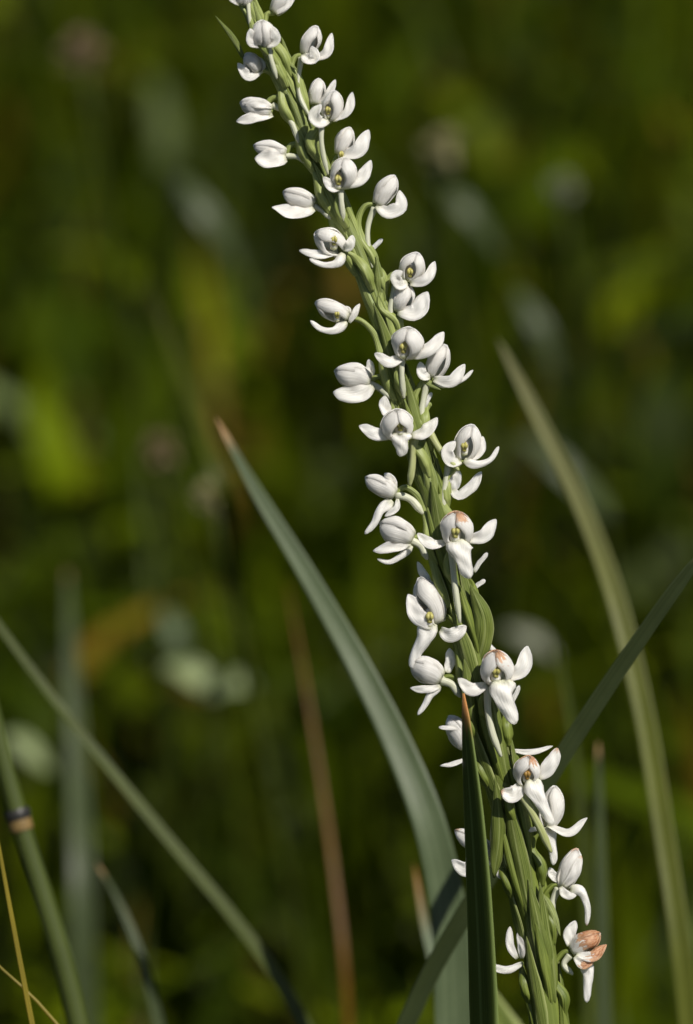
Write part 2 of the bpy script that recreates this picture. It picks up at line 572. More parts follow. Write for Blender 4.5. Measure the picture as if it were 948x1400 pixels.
# leaves low on the stem, below the picture
for hgt, az, ln in ((0.05, 0.6, 0.20), (0.10, 3.4, 0.19), (0.16, 1.9, 0.13)):
    f = hgt / low[2]
    p0 = base_w * (1 - f) + low * f
    d = np.array((math.cos(az), math.sin(az), 0))
    pts = [p0, p0 + d * 0.012 + (0, 0, ln * 0.35), p0 + d * 0.03 + (0, 0, ln * 0.62), p0 + d * 0.065 + (0, 0, ln * 0.78)]
    add('leaf', ribbon(pts, 0.022, hint=-d + np.array((0, 0, .4)), prof='bract', cup=0.35, th=0.0006), M['bract'], orchid, origin=p0)

# bracts and swollen ovaries wrapped round the axis, golden-angle spiral
k = 0
y = 1490.0
while y > -20:
    th = (k * 137.5 + 20) % 360
    q = np.interp(y, [0, 400, 800, 1200, 1500], [0.55, 0.72, 0.88, 1.05, 1.1])
    r0 = core(y)
    L = 172 * q * random.uniform(0.85, 1.15)
    front = math.sin(math.radians(th)) > -0.35
    pale = y < 520
    if front or k % 2:
        # ovary
        pts = []
        for f, ro in ((0, 0.7), (0.3, 1.0), (0.65, 1.15), (1.0, 1.3)):
            p, n = on_stem(y - L * 0.72 * f, th + 14 * f, r0 * ro * 0.8 + 4 * q)
            pts.append(p)
        add('ovary', W(tube(pts, [3 * q, 6 * q, 7.2 * q, 6.5 * q, 4 * q, 1.6 * q], n=18, k=12, ridges=3, ridge=0.16, twist=2.5)), M['ovary_pale'] if pale else M['ovary'], orchid)
    pts, hints = [], []
    lean = random.uniform(-1, 1) * 10
    flare = random.uniform(-3, 9) * q
    for f, ro in ((0, 0.75), (0.25, 6), (0.55, 8.5), (0.8, 8), (1.0, 6.5)):
        off = r0 * 0.9 + (0 if f == 0 else ro * q) + flare * max(0, f - 0.6)
        p, n = on_stem(y + 6 - L * f, th - 26 + lean * f, off)
        pts.append(p)
        hints.append(n)
    hint = norm(np.mean(hints, 0))
    add('bract', W(ribbon(pts, 27 * q * random.uniform(0.9, 1.1), hint=hint, prof='bract', cup=-0.55, th=2.2, nu=18, nv=9, wob=0.06, twist=random.uniform(-.4, .4))),
        M['bract_pale'] if pale else M['bract'], orchid)
    k += 1
    y -= 36 * q

# ------------------------------------------------------------------ flowers
def hood_sheet(b, tip, R, f, a0, a1, gap, scale, lenf=1.0, nu=14, nv=9, tipcurl=0.0):
    """one of the three segments that make the hood; angles in degrees, 0 = the back, 180 = the opening"""
    b, tip = np.asarray(b, float), np.asarray(tip, float)
    a = tip - b
    L = np.linalg.norm(a) * lenf
    a = norm(a)
    f = np.asarray(f, float)
    f = norm(f - a * np.dot(f, a))
    side = np.cross(a, f)
    u = np.linspace(0.0, 0.985, nu)
    r = R * scale * np.sin(math.pi * (0.13 + 0.87 * u ** 1.12)) ** 0.60
    ph = rng.uniform(0, 6.28, 3)
    P = np.zeros((nu, nv, 3))
    for i in range(nu):
        g = gap * 0.55 * max(0.0, 1 - ((u[i] - 0.30) / 0.42) ** 2)
        e0 = a0
        e1 = a1 - math.copysign(g, a1) if gap else a1
        angs = np.radians(np.linspace(e0, e1, nv))
        wob = 1 + 0.05 * np.sin(5 * u[i] + 2 * angs + ph[0]) + 0.03 * np.sin(11 * u[i] + 3 * angs + ph[1])
        rad_ = r[i] * wob
        P[i] = b + a * (L * u[i]) + (-f)[None] * (np.cos(angs) * rad_)[:, None] + side[None] * (np.sin(angs) * rad_)[:, None] + f[None] * (0.10 * R * u[i] ** 2) + f[None] * tipcurl * u[i] ** 3
    return solid_sheet(P, 1.5, 0.4)

def pts3(lst, z):
    return [V(p[0], p[1], (p[2] if len(p) > 2 else 0) + z) for p in lst]

def flower(b, hood=None, f=(0, -.2, 1), sep=(), lip=None, spur=None, ped=None, col=None, brown=0, gap=60, bud=False, z=0):
    """sep: [(points, width[, material])]; every point is (x, y[, z]) in photo pixels, z towards the camera from the flower's own depth"""
    az = axis(b[1])[2]
    Z = az + z
    B = V(b[0], b[1], Z)
    # ovary and pedicel: leaves the stem below, arches out to the flower
    sx = 1 if b[0] > axis(b[1])[0] + 474 else -1
    if ped is None:
        th = 90 if z > 12 else (20 if sx > 0 else 160)
        ys = b[1] + 52
        p0, _ = on_stem(ys, th, core(ys) + 4)
        p1, _ = on_stem(ys - 28, th, core(ys) + 9)
        P = [p0, p1, p1 * 0.35 + B * 0.65 + np.array((0, 4, -4)), B]
        rr = [4, 8, 7, 5, 3.6]
    else:
        P = [V(*q[:2], (q[2] if len(q) > 2 else Z)) for q in ped]
        y0 = min(ped[0][1] + 55, 1470)
        th = 90 if z > 12 else (25 if sx > 0 else 155)
        p0, _ = on_stem(y0, th, core(y0) + 4)
        p1, _ = on_stem(0.5 * (y0 + ped[0][1]), th, core(y0) + 8)
        P = [p0, p1] + P + [B]
        rr = [4, 8, 7, 4.6, 4.0, 3.6]
    fl = add('flower', W(tube(P, rr, n=30, k=12, ridges=3, ridge=0.14, twist=3.0)), M['ovary_pale'] if b[1] < 760 else M['ovary'], orchid, origin=to_world(B[None])[0])
    pm = {0: M['petal'], 1: M['petal_tip'], 2: M['petal_brown'], 3: M['petal_cap']}
    if hood:
        tip = V(hood[0], hood[1], Z + hood[2])
        R = hood[3]
        dm = pm[brown]
        add('dorsal_sepal', W(hood_sheet(B, tip, R, f, -86, 86, 0, 1.0)), dm, fl)
        side_m = pm[2] if brown == 2 else pm[0]
        side_1 = pm[brown] if brown > 1 else pm[0]
        add('petal', W(hood_sheet(B, tip, R, f, 58, 183, gap, 0.965, 0.97)), side_1, fl)
        add('petal', W(hood_sheet(B, tip, R, f, -58, -183, gap, 0.945, 0.95)), side_m, fl)
    for s in sep:
        m = pm[s[2]] if len(s) > 2 else pm[0]
        add('lateral_sepal', W(ribbon(pts3(s[0], Z), s[1], hint=norm(np.array((0, 0.2, 1)) + rng.normal(0, .2, 3)), prof='stick' if s[1] < 8 else 'sepal', cup=rng.uniform(0.1, 0.4), th=min(2.0, s[1] * 0.4), twist=rng.uniform(-0.5, 0.5))), m, fl)
    if lip:
        add('lip', W(ribbon(pts3(lip[0], Z), lip[1], hint=(0.1 * sx, 0.25, 1), prof='lip', cup=-0.32, th=2.4, nu=20, nv=11, wob=0.11)), pm[lip[2]] if len(lip) > 2 else pm[0], fl)
    if spur:
        w = spur[1]
        add('spur', W(tube(pts3(spur[0], Z), [w * 0.62, w * 0.5, w * 0.45, w * 0.5, w * 0.5, w * 0.22], n=20, k=10)), M['spur_green'] if len(spur) > 2 else M['spur'], fl)
    if col:
        c = V(col[0], col[1], Z + (col[2] if len(col) > 2 else 4) + (5 if z > 12 else 2))
        sz = (hood[3] if hood else 14) * 0.20
        g = []
        for dx in (-1, 1):
            g.append(tube([c + (dx * sz * 0.45, -sz * 1.3, 0), c + (dx * sz * 0.6, 0, sz * 0.7), c + (dx * sz * 0.25, sz * 1.2, 0)], [sz * .4, sz * .8, sz * .45], n=8, k=8))
        g.append(tube([c + (0, -sz * 2, -2), c + (0, sz * 1.2, -1)], [sz * .9, sz * .7], n=6, k=8))
        add('stigma', W(tube([c + (0, -sz * 3.4, -7), c + (0, -sz, -8), c + (0, sz * 2.2, -9)], [sz * 1.3, sz * 1.7, sz * 2.0, sz * 1.2], n=10, k=12)), M['petal'], fl)
        add('column', W(join(g)), M['column_brown'] if b[1] > 1000 else M['column'], fl)
    return fl

# top of the spike: buds
flower((332, 17), hood=(337, -26, 4, 16), f=(.2, -.5, 1), gap=4, z=14, spur=([(341, 14, 4), (343, 32, 4), (346, 52, 2)], 6), sep=[([(330, 17, 6), (320, 4, 12), (325, -12, 14)], 13)], ped=[(352, 62, 80), (343, 34, 70)])
flower((376, 25), hood=(402, -9, 2, 13), f=(.8, -.5, .5), gap=4, z=0, sep=[([(378, 26, 8), (392, 18, 12), (402, 2, 10)], 12)], ped=[(371, 60), (364, 36), (367, 26)])
flower((362, 73), hood=(360, 38, 12, 17), f=(0, -.4, 1), gap=8, z=20, spur=([(369, 74, 2), (373, 92, 6), (380, 116, 4)], 7), sep=[([(358, 74, 8), (346, 66, 14), (345, 51, 20)], 15), ([(366, 74, 8), (378, 66, 14), (374, 48, 20)], 15)])
flower((354, 104), hood=(338, 79, 8, 12), f=(-.5, -.6, .6), gap=30, z=0, sep=[([(360, 103, 4), (342, 111, 8), (327, 93, 8)], 14), ([(356, 104, 4), (361, 96, 4), (356, 85, 6)], 8)], ped=[(383, 118), (370, 104), (362, 101)])
flower((419, 82), hood=(434, 42, 2, 13), f=(.5, -.3, 1), gap=45, z=4, sep=[([(416, 82, 8), (421, 89, 14), (431, 91, 16), (427, 72, 16)], 17), ([(428, 90, 8), (446, 82, 12), (454, 53, 6)], 13)], spur=([(413, 86, 2), (409, 112, 2), (411, 138, 4), (424, 166, 12)], 7), ped=[(408, 112), (400, 96), (406, 84)])
flower((372, 158), hood=(329, 145, 2, 14), f=(-.3, -1, .35), gap=50, z=2, sep=[([(374, 163, 4), (352, 167, 12), (325, 172, 10)], 16), ([(374, 152, 8), (352, 148, 15), (336, 150, 12)], 13)], spur=([(374, 149, -2), (388, 156, 2), (400, 174, 6), (409, 200, 8)], 8), ped=[(408, 180), (392, 143), (376, 138), (366, 148)])
flower((432, 148), hood=(437, 111, -2, 12), f=(.6, -.2, .5), gap=30, z=-4, sep=[([(436, 150, 2), (450, 134, 6), (459, 114, 4)], 11)])
flower((452, 172), hood=(458, 131, 6, 15), f=(-.35, -.3, 1), gap=55, z=22, col=(449, 158, 6), sep=[([(450, 173, 6), (438, 176, 12), (431, 166, 16), (440, 152, 18)], 17), ([(456, 172, 6), (474, 163, 12), (482, 134, 4)], 13)], spur=([(441, 173, 4), (440, 196, 4), (443, 220, 2), (449, 244, -2)], 7))
flower((392, 214), hood=(347, 203, 2, 12), f=(-.3, -1, .2), gap=45, z=2, sep=[([(392, 220, 8), (372, 224, 14), (350, 221, 10)], 28)], spur=([(392, 217, 0), (408, 219, 2), (424, 230, 6)], 8), ped=[(432, 240), (414, 204), (400, 202)])
flower((465, 216), hood=(479, 178, 2, 13), f=(.7, -.5, .5), gap=40, z=6, col=(467, 216, 10), sep=[([(466, 219, 8), (488, 212, 14), (504, 183, 8)], 20)])
flower((468, 262), hood=(472, 221, 10, 19), f=(-.3, -.3, 1), gap=52, z=22, col=(463, 251, 10), sep=[([(466, 262, 6), (456, 263, 10), (443, 248, 12)], 13), ([(474, 261, 6), (494, 250, 8), (507, 225, 4)], 17)], spur=([(466, 262, 2), (467, 280, 2), (470, 306, -4)], 8))
flower((430, 282), hood=(387, 265, 2, 14), f=(-.4, -1, .2), gap=45, z=2, sep=[([(430, 288, 8), (402, 295, 13), (373, 287, 10)], 27)], spur=([(430, 285, 0), (441, 291, 0), (452, 302, 4)], 8), ped=[(458, 318), (446, 284), (438, 276)])
flower((516, 283), hood=(540, 242, 2, 14), f=(.9, -.5, .3), gap=40, z=0, sep=[([(515, 284, 6), (530, 294, 12), (546, 288, 12), (546, 264, 8)], 20)], spur=([(512, 287, 0), (504, 308, 0), (503, 338, 2), (509, 368, 4)], 8), ped=[(494, 330), (490, 305), (502, 283)])
flower((498, 360), z=-8, sep=[([(505, 350, 0), (511, 340, 0), (523, 328, 0)], 7)])
flower((470, 346), hood=(431, 321, 8, 18), f=(.1, -.6, 1), gap=60, z=16, col=(457, 332, 13), sep=[([(462, 350, 4), (436, 352, 10), (410, 346, 6)], 14), ([(470, 345, 10), (478, 340, 16), (482, 326, 16)], 13)], lip=([(470, 350, 10), (462, 362, 14), (444, 366, 14), (424, 358, 14)], 14))
flower((556, 386), hood=(571, 347, 4, 17), f=(-.1, -.2, 1), gap=58, z=6, col=(560, 374, 8), sep=[([(556, 388, 8), (547, 392, 14), (540, 382, 16), (550, 374, 18)], 16), ([(560, 390, 8), (580, 386, 12), (594, 360, 6)], 15)], ped=[(520, 420), (526, 390), (540, 376)])
flower((546, 428), hood=(557, 389, 4, 15), f=(.6, -.4, .7), gap=35, z=6, sep=[([(544, 428, 8), (566, 430, 14), (584, 401, 8)], 27)], spur=([(541, 392, 2), (535, 416, 4), (531, 448, 0)], 9))
flower((476, 436), hood=(431, 414, 4, 14), f=(-.2, -.8, .8), gap=60, z=4, col=(461, 431, 11), sep=[([(478, 443, 8), (484, 432, 10), (492, 417, 8)], 9), ([(474, 436, 4), (476, 426, 0), (470, 420, -4)], 9)], lip=([(474, 441, 6), (456, 453, 10), (440, 452, 10), (425, 440, 8)], 14), ped=[(522, 490), (508, 452), (490, 438)])
flower((554, 490), hood=(559, 449, 14, 22), f=(-.25, -.3, 1), gap=50, z=24, col=(551, 476, 13), sep=[([(552, 491, 6), (532, 497, 12), (512, 485, 8)], 16), ([(562, 489, 4), (586, 480, 8), (606, 456, 2)], 19)], spur=([(549, 492, 2), (549, 514, 2), (552, 545, -4)], 8))
flower((590, 517), hood=(609, 471, 0, 16), f=(.3, -.4, .8), gap=30, z=4, sep=[([(588, 517, 8), (578, 514, 12), (574, 496, 12)], 15), ([(592, 520, 8), (616, 522, 14), (635, 499, 8)], 17)], lip=([(594, 522, 6), (612, 526, 12), (630, 521, 12), (646, 507, 8)], 11), spur=([(584, 522, 0), (579, 546, 0), (576, 566, 0), (580, 590, 0)], 9), ped=[(566, 566), (570, 536), (580, 522)])
flower((588, 552), z=-4, sep=[([(579, 560, 4), (582, 552, 6), (590, 537, 6)], 7)])
flower((506, 522), hood=(457, 507, 4, 18), f=(-.3, -1, .3), gap=45, z=4, sep=[([(510, 528, 8), (486, 540, 14), (456, 537, 10)], 28), ([(508, 516, -4), (507, 505, -6), (504, 492, -4)], 12)], spur=([(506, 526, 0), (520, 532, 0), (534, 545, 2)], 10), ped=[(540, 560), (530, 522), (516, 516)])
flower((544, 600), hood=(541, 560, 16, 22), f=(.15, -.2, 1), gap=64, z=26, col=(547, 581, 16), sep=[([(534, 598, 2), (514, 594, 8), (491, 583, 4)], 18), ([(562, 597, 2), (580, 593, 8), (597, 572, 4)], 19), ([(534, 574, -8), (526, 560, -10), (526, 542, -8)], 17)], lip=([(547, 592, 18), (547, 604, 20), (548, 614, 18), (547, 625, 14)], 30), spur=([(566, 602, -4), (564, 630, -4), (560, 664, -8)], 10, 1))
flower((632, 630), hood=(646, 580, 4, 18), f=(0, -.3, 1), gap=56, z=8, col=(634, 610, 13), sep=[([(630, 632, 8), (618, 632, 14), (611, 618, 16), (622, 604, 14)], 18), ([(640, 630, 4), (652, 620, 2), (660, 597, -2)], 16)], lip=([(634, 629, 10), (650, 635, 14), (668, 630, 14), (681, 611, 10)], 13), spur=([(588, 594, 6), (603, 618, 10), (626, 643, 12)], 10, 1), ped=[(604, 690), (608, 660), (622, 640)])
flower((616, 646), z=0, sep=[([(616, 640, 4), (622, 650, 6), (620, 672, 6)], 17), ([(616, 668, 6), (626, 678, 10), (642, 668, 10), (658, 645, 6)], 16)], spur=([(613, 638, 8), (607, 672, 10), (605, 715, 8)], 9))
flower((540, 676), hood=(499, 652, 4, 14), f=(-.4, -1, .3), gap=40, z=4, brown=0, sep=[([(540, 672, -4), (536, 658, -8), (526, 647, -8)], 15), ([(544, 682, 8), (542, 694, 10), (526, 706, 8)], 9)], lip=([(536, 684, 4), (520, 698, 8), (512, 714, 8), (499, 730, 8)], 17), spur=([(542, 676, -2), (560, 682, 0), (578, 702, 4)], 11), ped=[(584, 712), (568, 674), (554, 666)])
flower((563, 737), hood=(519, 714, 6, 20), f=(-.4, -1, .3), gap=40, z=6, sep=[([(561, 742, 8), (536, 748, 14), (510, 753, 10)], 16)], lip=([(562, 745, 4), (548, 760, 8), (532, 768, 8), (516, 764, 8)], 12), spur=([(562, 738, 0), (576, 747, 2), (584, 764, 4)], 11), ped=[(592, 770), (580, 742), (570, 734)])
flower((624, 744), hood=(622, 698, 16, 23), f=(0, -.15, 1), gap=64, z=30, col=(621, 725, 18), brown=3, sep=[([(610, 741, 2), (592, 745, 8), (570, 729, 6)], 16), ([(638, 739, 2), (658, 733, 6), (677, 710, 0)], 19)], lip=([(628, 737, 20), (628, 750, 24), (634, 768, 22), (641, 790, 16)], 36), spur=([(616, 746, 0), (620, 790, 0), (628, 850, -4)], 9))
flower((640, 792), z=-14, sep=[([(648, 782, 0), (657, 769, 0), (667, 756, 0)], 7)])
flower((640, 818), z=-14, sep=[([(648, 806, 0), (656, 799, 0), (664, 793, 0)], 7)])
flower((598, 852), hood=(574, 788, 2, 21), f=(-.7, -.2, .75), gap=70, z=4, col=(587, 842, 16), brown=0, sep=[([(590, 800, -8), (580, 786, -8), (571, 768, -6)], 11), ([(602, 860, 12), (616, 868, 18), (637, 855, 16)], 20), ([(592, 858, 14), (572, 842, 16), (558, 812, 10)], 23)], lip=([(590, 850, 14), (580, 870, 16), (570, 888, 12), (563, 914, 10)], 28), ped=[(628, 900), (622, 850), (610, 842)])
flower((602, 928), hood=(562, 902, 6, 19), f=(-.5, -1, .3), gap=40, z=4, sep=[([(612, 920, -2), (616, 904, -6), (615, 886, -4)], 15), ([(602, 938, 6), (582, 942, 12), (561, 940, 10)], 11)], lip=([(600, 936, 4), (588, 950, 8), (580, 964, 8), (571, 977, 8)], 14), spur=([(604, 930, 0), (618, 936, 2), (630, 952, 4)], 12), ped=[(640, 960), (628, 930), (614, 925)])
flower((680, 934), hood=(675, 886, 16, 23), f=(0, -.15, 1), gap=64, z=34, col=(676, 914, 18), brown=3, sep=[([(666, 934, 2), (646, 941, 8), (625, 926, 6)], 18), ([(690, 927, 2), (708, 917, 6), (720, 882, 0)], 22)], lip=([(683, 927, 20), (686, 944, 24), (692, 962, 22), (703, 987, 16)], 38), spur=([(666, 938, 0), (666, 970, 2), (672, 1000, 0), (684, 1032, -4)], 10))
flower((672, 892), z=-6, sep=[([(657, 869, 6), (666, 880, 6), (680, 892, 4)], 8)])
flower((690, 972), z=-12, sep=[([(697, 967, 0), (704, 954, 0), (711, 938, 0)], 7), ([(688, 994, 0), (694, 986, 2), (702, 970, 2)], 8)])
flower((638, 1022), hood=(614, 978, 2, 16), f=(-.8, -.4, .3), gap=40, z=-2, sep=[([(640, 994, 12), (620, 995, 16), (600, 994, 14)], 7), ([(640, 1036, 8), (622, 1044, 10), (602, 1047, 8)], 8)])
flower((716, 1070), hood=(722, 1030, 12, 18), f=(.1, -.2, 1), gap=66, z=30, col=(719, 1055, 12), brown=3, sep=[([(712, 1070, 6), (700, 1084, 12), (684, 1078, 12)], 23, 1), ([(734, 1062, 2), (750, 1046, 6), (761, 1021, 2)], 21, 1)], lip=([(724, 1062, 14), (732, 1080, 20), (742, 1102, 18), (755, 1124, 12)], 28), spur=([(712, 1084, 6), (732, 1120, 10), (752, 1162, 6)], 11, 1))
flower((700, 1030), z=-6, sep=[([(700, 1026, 8), (728, 1029, 4), (757, 1021, -4)], 8)])
flower((750, 1132), hood=(760, 1074, -2, 17), f=(-.5, -.1, .8), gap=55, z=4, sep=[([(748, 1128, 10), (776, 1138, 14), (803, 1118, 8)], 12), ([(740, 1131, 8), (726, 1134, 12), (714, 1132, 14)], 7)], lip=([(748, 1130, 6), (754, 1150, 8), (757, 1165, 6), (757, 1183, 4)], 20), ped=[(728, 1160), (734, 1142), (742, 1134)])
flower((771, 1215), hood=(790, 1160, 0, 15), f=(.6, -.1, .7), gap=25, z=2, brown=1, sep=[([(766, 1206, 2), (758, 1200, 0), (752, 1187, 0)], 12), ([(770, 1212, 10), (784, 1196, 14), (795, 1170, 10)], 15, 1), ([(766, 1213, 10), (776, 1224, 14), (788, 1224, 14)], 12)], lip=([(780, 1216, 6), (794, 1218, 10), (803, 1236, 8), (803, 1266, 4)], 15), spur=([(764, 1216, 0), (757, 1232, 0), (755, 1256, 0)], 10), ped=[(742, 1240), (750, 1218), (760, 1211)])
flower((783, 1303), hood=(822, 1276, 4, 15), f=(.4, -.9, .5), gap=55, z=2, brown=2, sep=[([(780, 1296, 0), (780, 1280, -2), (788, 1261, -4)], 17), ([(788, 1306, 12), (808, 1308, 16), (830, 1292, 10)], 16, 2), ([(786, 1308, 14), (798, 1318, 16), (812, 1316, 14)], 14, 2)], lip=([(800, 1314, 6), (806, 1334, 8), (804, 1350, 8), (803, 1372, 6)], 20), spur=([(780, 1308, 0), (772, 1320, 0), (784, 1334, 0)], 9), ped=[(756, 1340), (764, 1312), (774, 1303)])
flower((714, 1318), z=2, sep=[([(708, 1312, 4), (698, 1294, 6), (698, 1268, 4)], 12), ([(714, 1312, 4), (714, 1296, 6), (709, 1275, 4)], 11), ([(716, 1318, 6), (692, 1327, 10), (662, 1318, 8)], 11)])
flower((676, 1172), hood=(622, 1136, -4, 14), f=(-.7, -.4, .3), gap=40, z=-6, brown=1, sep=[([(664, 1184, 6), (640, 1190, 8), (618, 1177, 6)], 20), ([(668, 1176, 8), (678, 1188, 12), (685, 1203, 10)], 9)])

# bract tips that stand free of the spike
for pts_, w_, pale_ in (([(338, 92), (320, 58), (297, 30)], 8, 0), ([(402, 104), (393, 80), (386, 58)], 9, 1), ([(386, 76), (396, 92), (408, 104)], 7, 1),
                        ([(546, 462), (545, 430), (541, 404)], 13, 1), ([(655, 905), (662, 850), (642, 798)], 30, 0), ([(742, 1222), (757, 1250), (766, 1279)], 12, 1),
                        ([(570, 508), (586, 524), (602, 534)], 10, 1), ([(676, 1200), (682, 1120), (676, 1060)], 22, 0), ([(648, 1000), (642, 950), (634, 900)], 22, 0),
                        ([(525, 420), (520, 385), (514, 352)], 15, 1), ([(598, 700), (588, 655), (580, 610)], 20, 1), ([(756, 1390), (742, 1290), (722, 1200)], 28, 0)):
    zz = axis(pts_[0][1])[2]
    add('bract', W(ribbon([V(p[0], p[1], zz + core(pts_[0][1]) * (0.5 if w_ < 14 else (0.75, 1.3, 1.4)[i_]) + 4 * i_) for i_, p in enumerate(pts_)], w_, hint=(0.15, 0.1, 1), prof='bract', cup=-0.4, th=2.0, nu=18, nv=9)), M['bract_pale' if pale_ else 'bract'], orchid)

# ------------------------------------------------------------------ single blades that can be told apart
def to_ground(P, slack=0.55):
    """carry a blade on from the bottom of the picture down to the soil"""
    a, b = P[-2], P[-1]
    d = norm(b - a)
    if d[2] > -0.2:
        d = norm(d + np.array((0, 0, -1.0)))
    h = b[2]
    mid = b + d * (h * 0.5 / max(0.3, -d[2]))
    end = np.array((mid[0] + d[0] * h * 0.12, mid[1] + d[1] * h * 0.12, 0.0))
    end[2] = ground_height(end[0], end[1]) - 0.004
    return list(P) + [mid, end]

def blade(px, width_px, dz, material, label, hint=(0.2, -1, 0.2), cup=0.3, fold=0.0, th=0.00045, ground=True, prof='blade', name='grass_blade', cat='grass blade', group=None, twist=0.0, nu=110, taper=((0, 20, 90, 220, 420, 700, 1100), (.03, .20, .38, .56, .74, .92, 1))):
    """px: (x, y[, metres behind the flowers]) from the tip down"""
    px = [(p[0], p[1], p[2] if len(p) > 2 else dz) for p in px]
    if dz > 0.03:
        px = [(p[0], p[1], p[2] * 1.4) for p in px]
    P = [at(*p) for p in px]
    if ground:
        P = to_ground(P)
    P = P[::-1]
    d = np.mean([DIST + (p[2] if len(p) > 2 else dz) for p in px])
    ks = S * d / DIST
    g = ribbon(P, width_px * ks, taper=(np.array(taper[0]) * ks, taper[1]), hint=hint, prof=prof, cup=cup, fold=fold, th=th, nu=nu, nv=9, wob=0.01, twist=twist)
    return add(name, g, material, origin=P[0], label=label, cat=cat, group=group)

TAN = (0.42, 0.26, 0.12)
B_dark = leaf_material('blade_deep_green', (0.036, 0.058, 0.008), (0.066, 0.094, 0.015), 0.12, 22.0, tip=((0.48, 0.22, 0.07), 0.985, 0.008), edge=(0.16, 0.21, 0.06), spec=0.2)
B_blue = leaf_material('blade_blue_green', (0.062, 0.088, 0.040), (0.098, 0.128, 0.064), 0.2, 16.0, tip=(TAN, 0.984, 0.01))
B_dusk = leaf_material('blade_grey_green', (0.036, 0.052, 0.018), (0.066, 0.086, 0.034), 0.2, 16.0, tip=(TAN, 0.990, 0.006))
B_yellow = leaf_material('blade_yellow_green', (0.085, 0.10, 0.010), (0.135, 0.15, 0.022), 0.25, 12.0, tip=((0.20, 0.20, 0.085), 0.80, 0.17))
B_green = leaf_material('blade_green', (0.036, 0.052, 0.004), (0.070, 0.090, 0.010), 0.25, 12.0)
B_straw = leaf_material('blade_straw', (0.16, 0.125, 0.008), (0.25, 0.195, 0.02), 0.2, 8.0)
B_orange = leaf_material('blade_orange', (0.12, 0.042, 0.001), (0.19, 0.085, 0.002), 0.25, 8.0)
B_olive = leaf_material('blade_olive', (0.045, 0.055, 0.003), (0.08, 0.092, 0.006), 0.25, 10.0)
B_pale = leaf_material('leaf_pale_green', (0.20, 0.25, 0.11), (0.29, 0.34, 0.17), 0.25, 8.0)

blade([(634, 948), (641, 1040), (649, 1150), (656, 1280), (661, 1420)], 76, -0.006, B_dark, 'broad dark green grass blade with orange-brown tip in front of the orchid stem', hint=(-0.72, -0.56, -0.42), cup=-0.06, th=0.0006, taper=((0, 12, 50, 150, 260, 420, 700), (.04, .16, .36, .68, .86, 1, 1)))
blade([(296, 572, .050), (345, 662, .046), (420, 785, .042), (488, 905, .038), (545, 1020, .036), (588, 1130, .034), (612, 1240, .034), (622, 1420, .034)], 54, 0.04, B_blue, 'wide blue-green grass blade with tan tip arching up beside the orchid', hint=(0.1, -1, 0.3), cup=0.25, taper=((0, 30, 150, 350, 600, 900), (.03, .15, .37, .54, .78, 1)))
blade([(680, 462, .085), (740, 578, .078), (800, 700, .072), (842, 815, .066), (878, 960, .062), (910, 1150, .058), (932, 1300, .055), (945, 1420, .055)], 28, 0.07, B_yellow, 'long yellow-green grass blade curving up beyond the crossing grey blade', hint=(-0.2, -1, 0.3), taper=((0, 30, 120, 300, 500), (.03, .3, .65, .9, 1)))
blade([(985, 728, .006), (948, 772, .008), (880, 865, .013), (810, 968, .018), (750, 1062, .022), (690, 1160, .026), (636, 1246, .030), (590, 1325, .034), (545, 1420, .038)], 27, 0.02, B_dusk, 'narrow grey-green grass blade crossing diagonally behind the orchid stem', hint=(0.3, -0.8, 0.5), cup=0.4, taper=((0, 30, 100, 300, 600), (.05, .4, .7, .9, 1)))
blade([(818, 1015), (820, 1120), (823, 1250), (826, 1420)], 30, 0.075, B_dusk, 'upright blurred grey-green blade standing beyond the withered lowest flowers', hint=(0.2, -1, 0.2))
blade([(758, 872), (772, 940), (788, 1040), (800, 1180), (806, 1420)], 20, 0.11, B_green, 'short dull green blade rising between orchid and long yellow-green blade', hint=(0.2, -1, 0.2))
blade([(-60, 770), (0, 858), (70, 952), (150, 1052), (232, 1152), (320, 1258), (380, 1340), (425, 1420)], 21, 0.058, B_green, 'long narrow green blade slanting low across the meadow beside the horsetail', hint=(0.5, -0.8, 0.5), cup=0.5)
blade([(-20, 1050), (0, 1165), (22, 1285), (48, 1420)], 10, 0.012, B_straw, 'thin yellow straw standing in front of the horsetail stalk', cup=0.6)
blade([(-40, 1280), (0, 1322), (40, 1358), (95, 1420)], 8, 0.012, B_straw, 'thin yellow straw leaning low and crossing the upright straw', cup=0.6)
blade([(92, 780, .21), (98, 900, .20), (106, 1050, .19), (112, 1200, .18), (116, 1420, .18)], 42, 0.12, B_dusk, 'wide strongly blurred grey-green blade standing upright behind the horsetail', hint=(0, -1, 0.2))
blade([(132, 1180, .075), (160, 1228, .072), (190, 1300, .07), (222, 1420, .07)], 26, 0.07, B_dusk, 'short grey-green blade tip bending beside the horsetail stalk', hint=(0.3, -1, 0.2))
blade([(392, 792, .14), (410, 890, .135), (432, 1020, .13), (454, 1170, .125), (472, 1330, .12), (478, 1420, .12)], 10, 0.08, B_orange, 'thin dead orange-brown blade standing under the wide blue-green blade', hint=(0, -1, 0.2))
blade([(566, 1180, .065), (580, 1260, .062), (598, 1340, .06), (608, 1420, .06)], 26, 0.06, leaf_material('blade_pale_orange_tip', (0.10, 0.14, 0.07), (0.15, 0.19, 0.11), 0.2, 10.0, tip=((0.26, 0.14, 0.03), 0.955, 0.03)), 'blurred pale green blade with orange tip below the wide blue-green blade', hint=(0, -1, 0.2))
blade([(196, 375, .20), (232, 470, .19), (268, 560, .18), (300, 660, .17), (315, 740, .20), (325, 820, .24)], 24, 0.18, B_olive, 'faint olive blade far behind the tan tip of the blue-green blade', hint=(0, -1, 0.2))

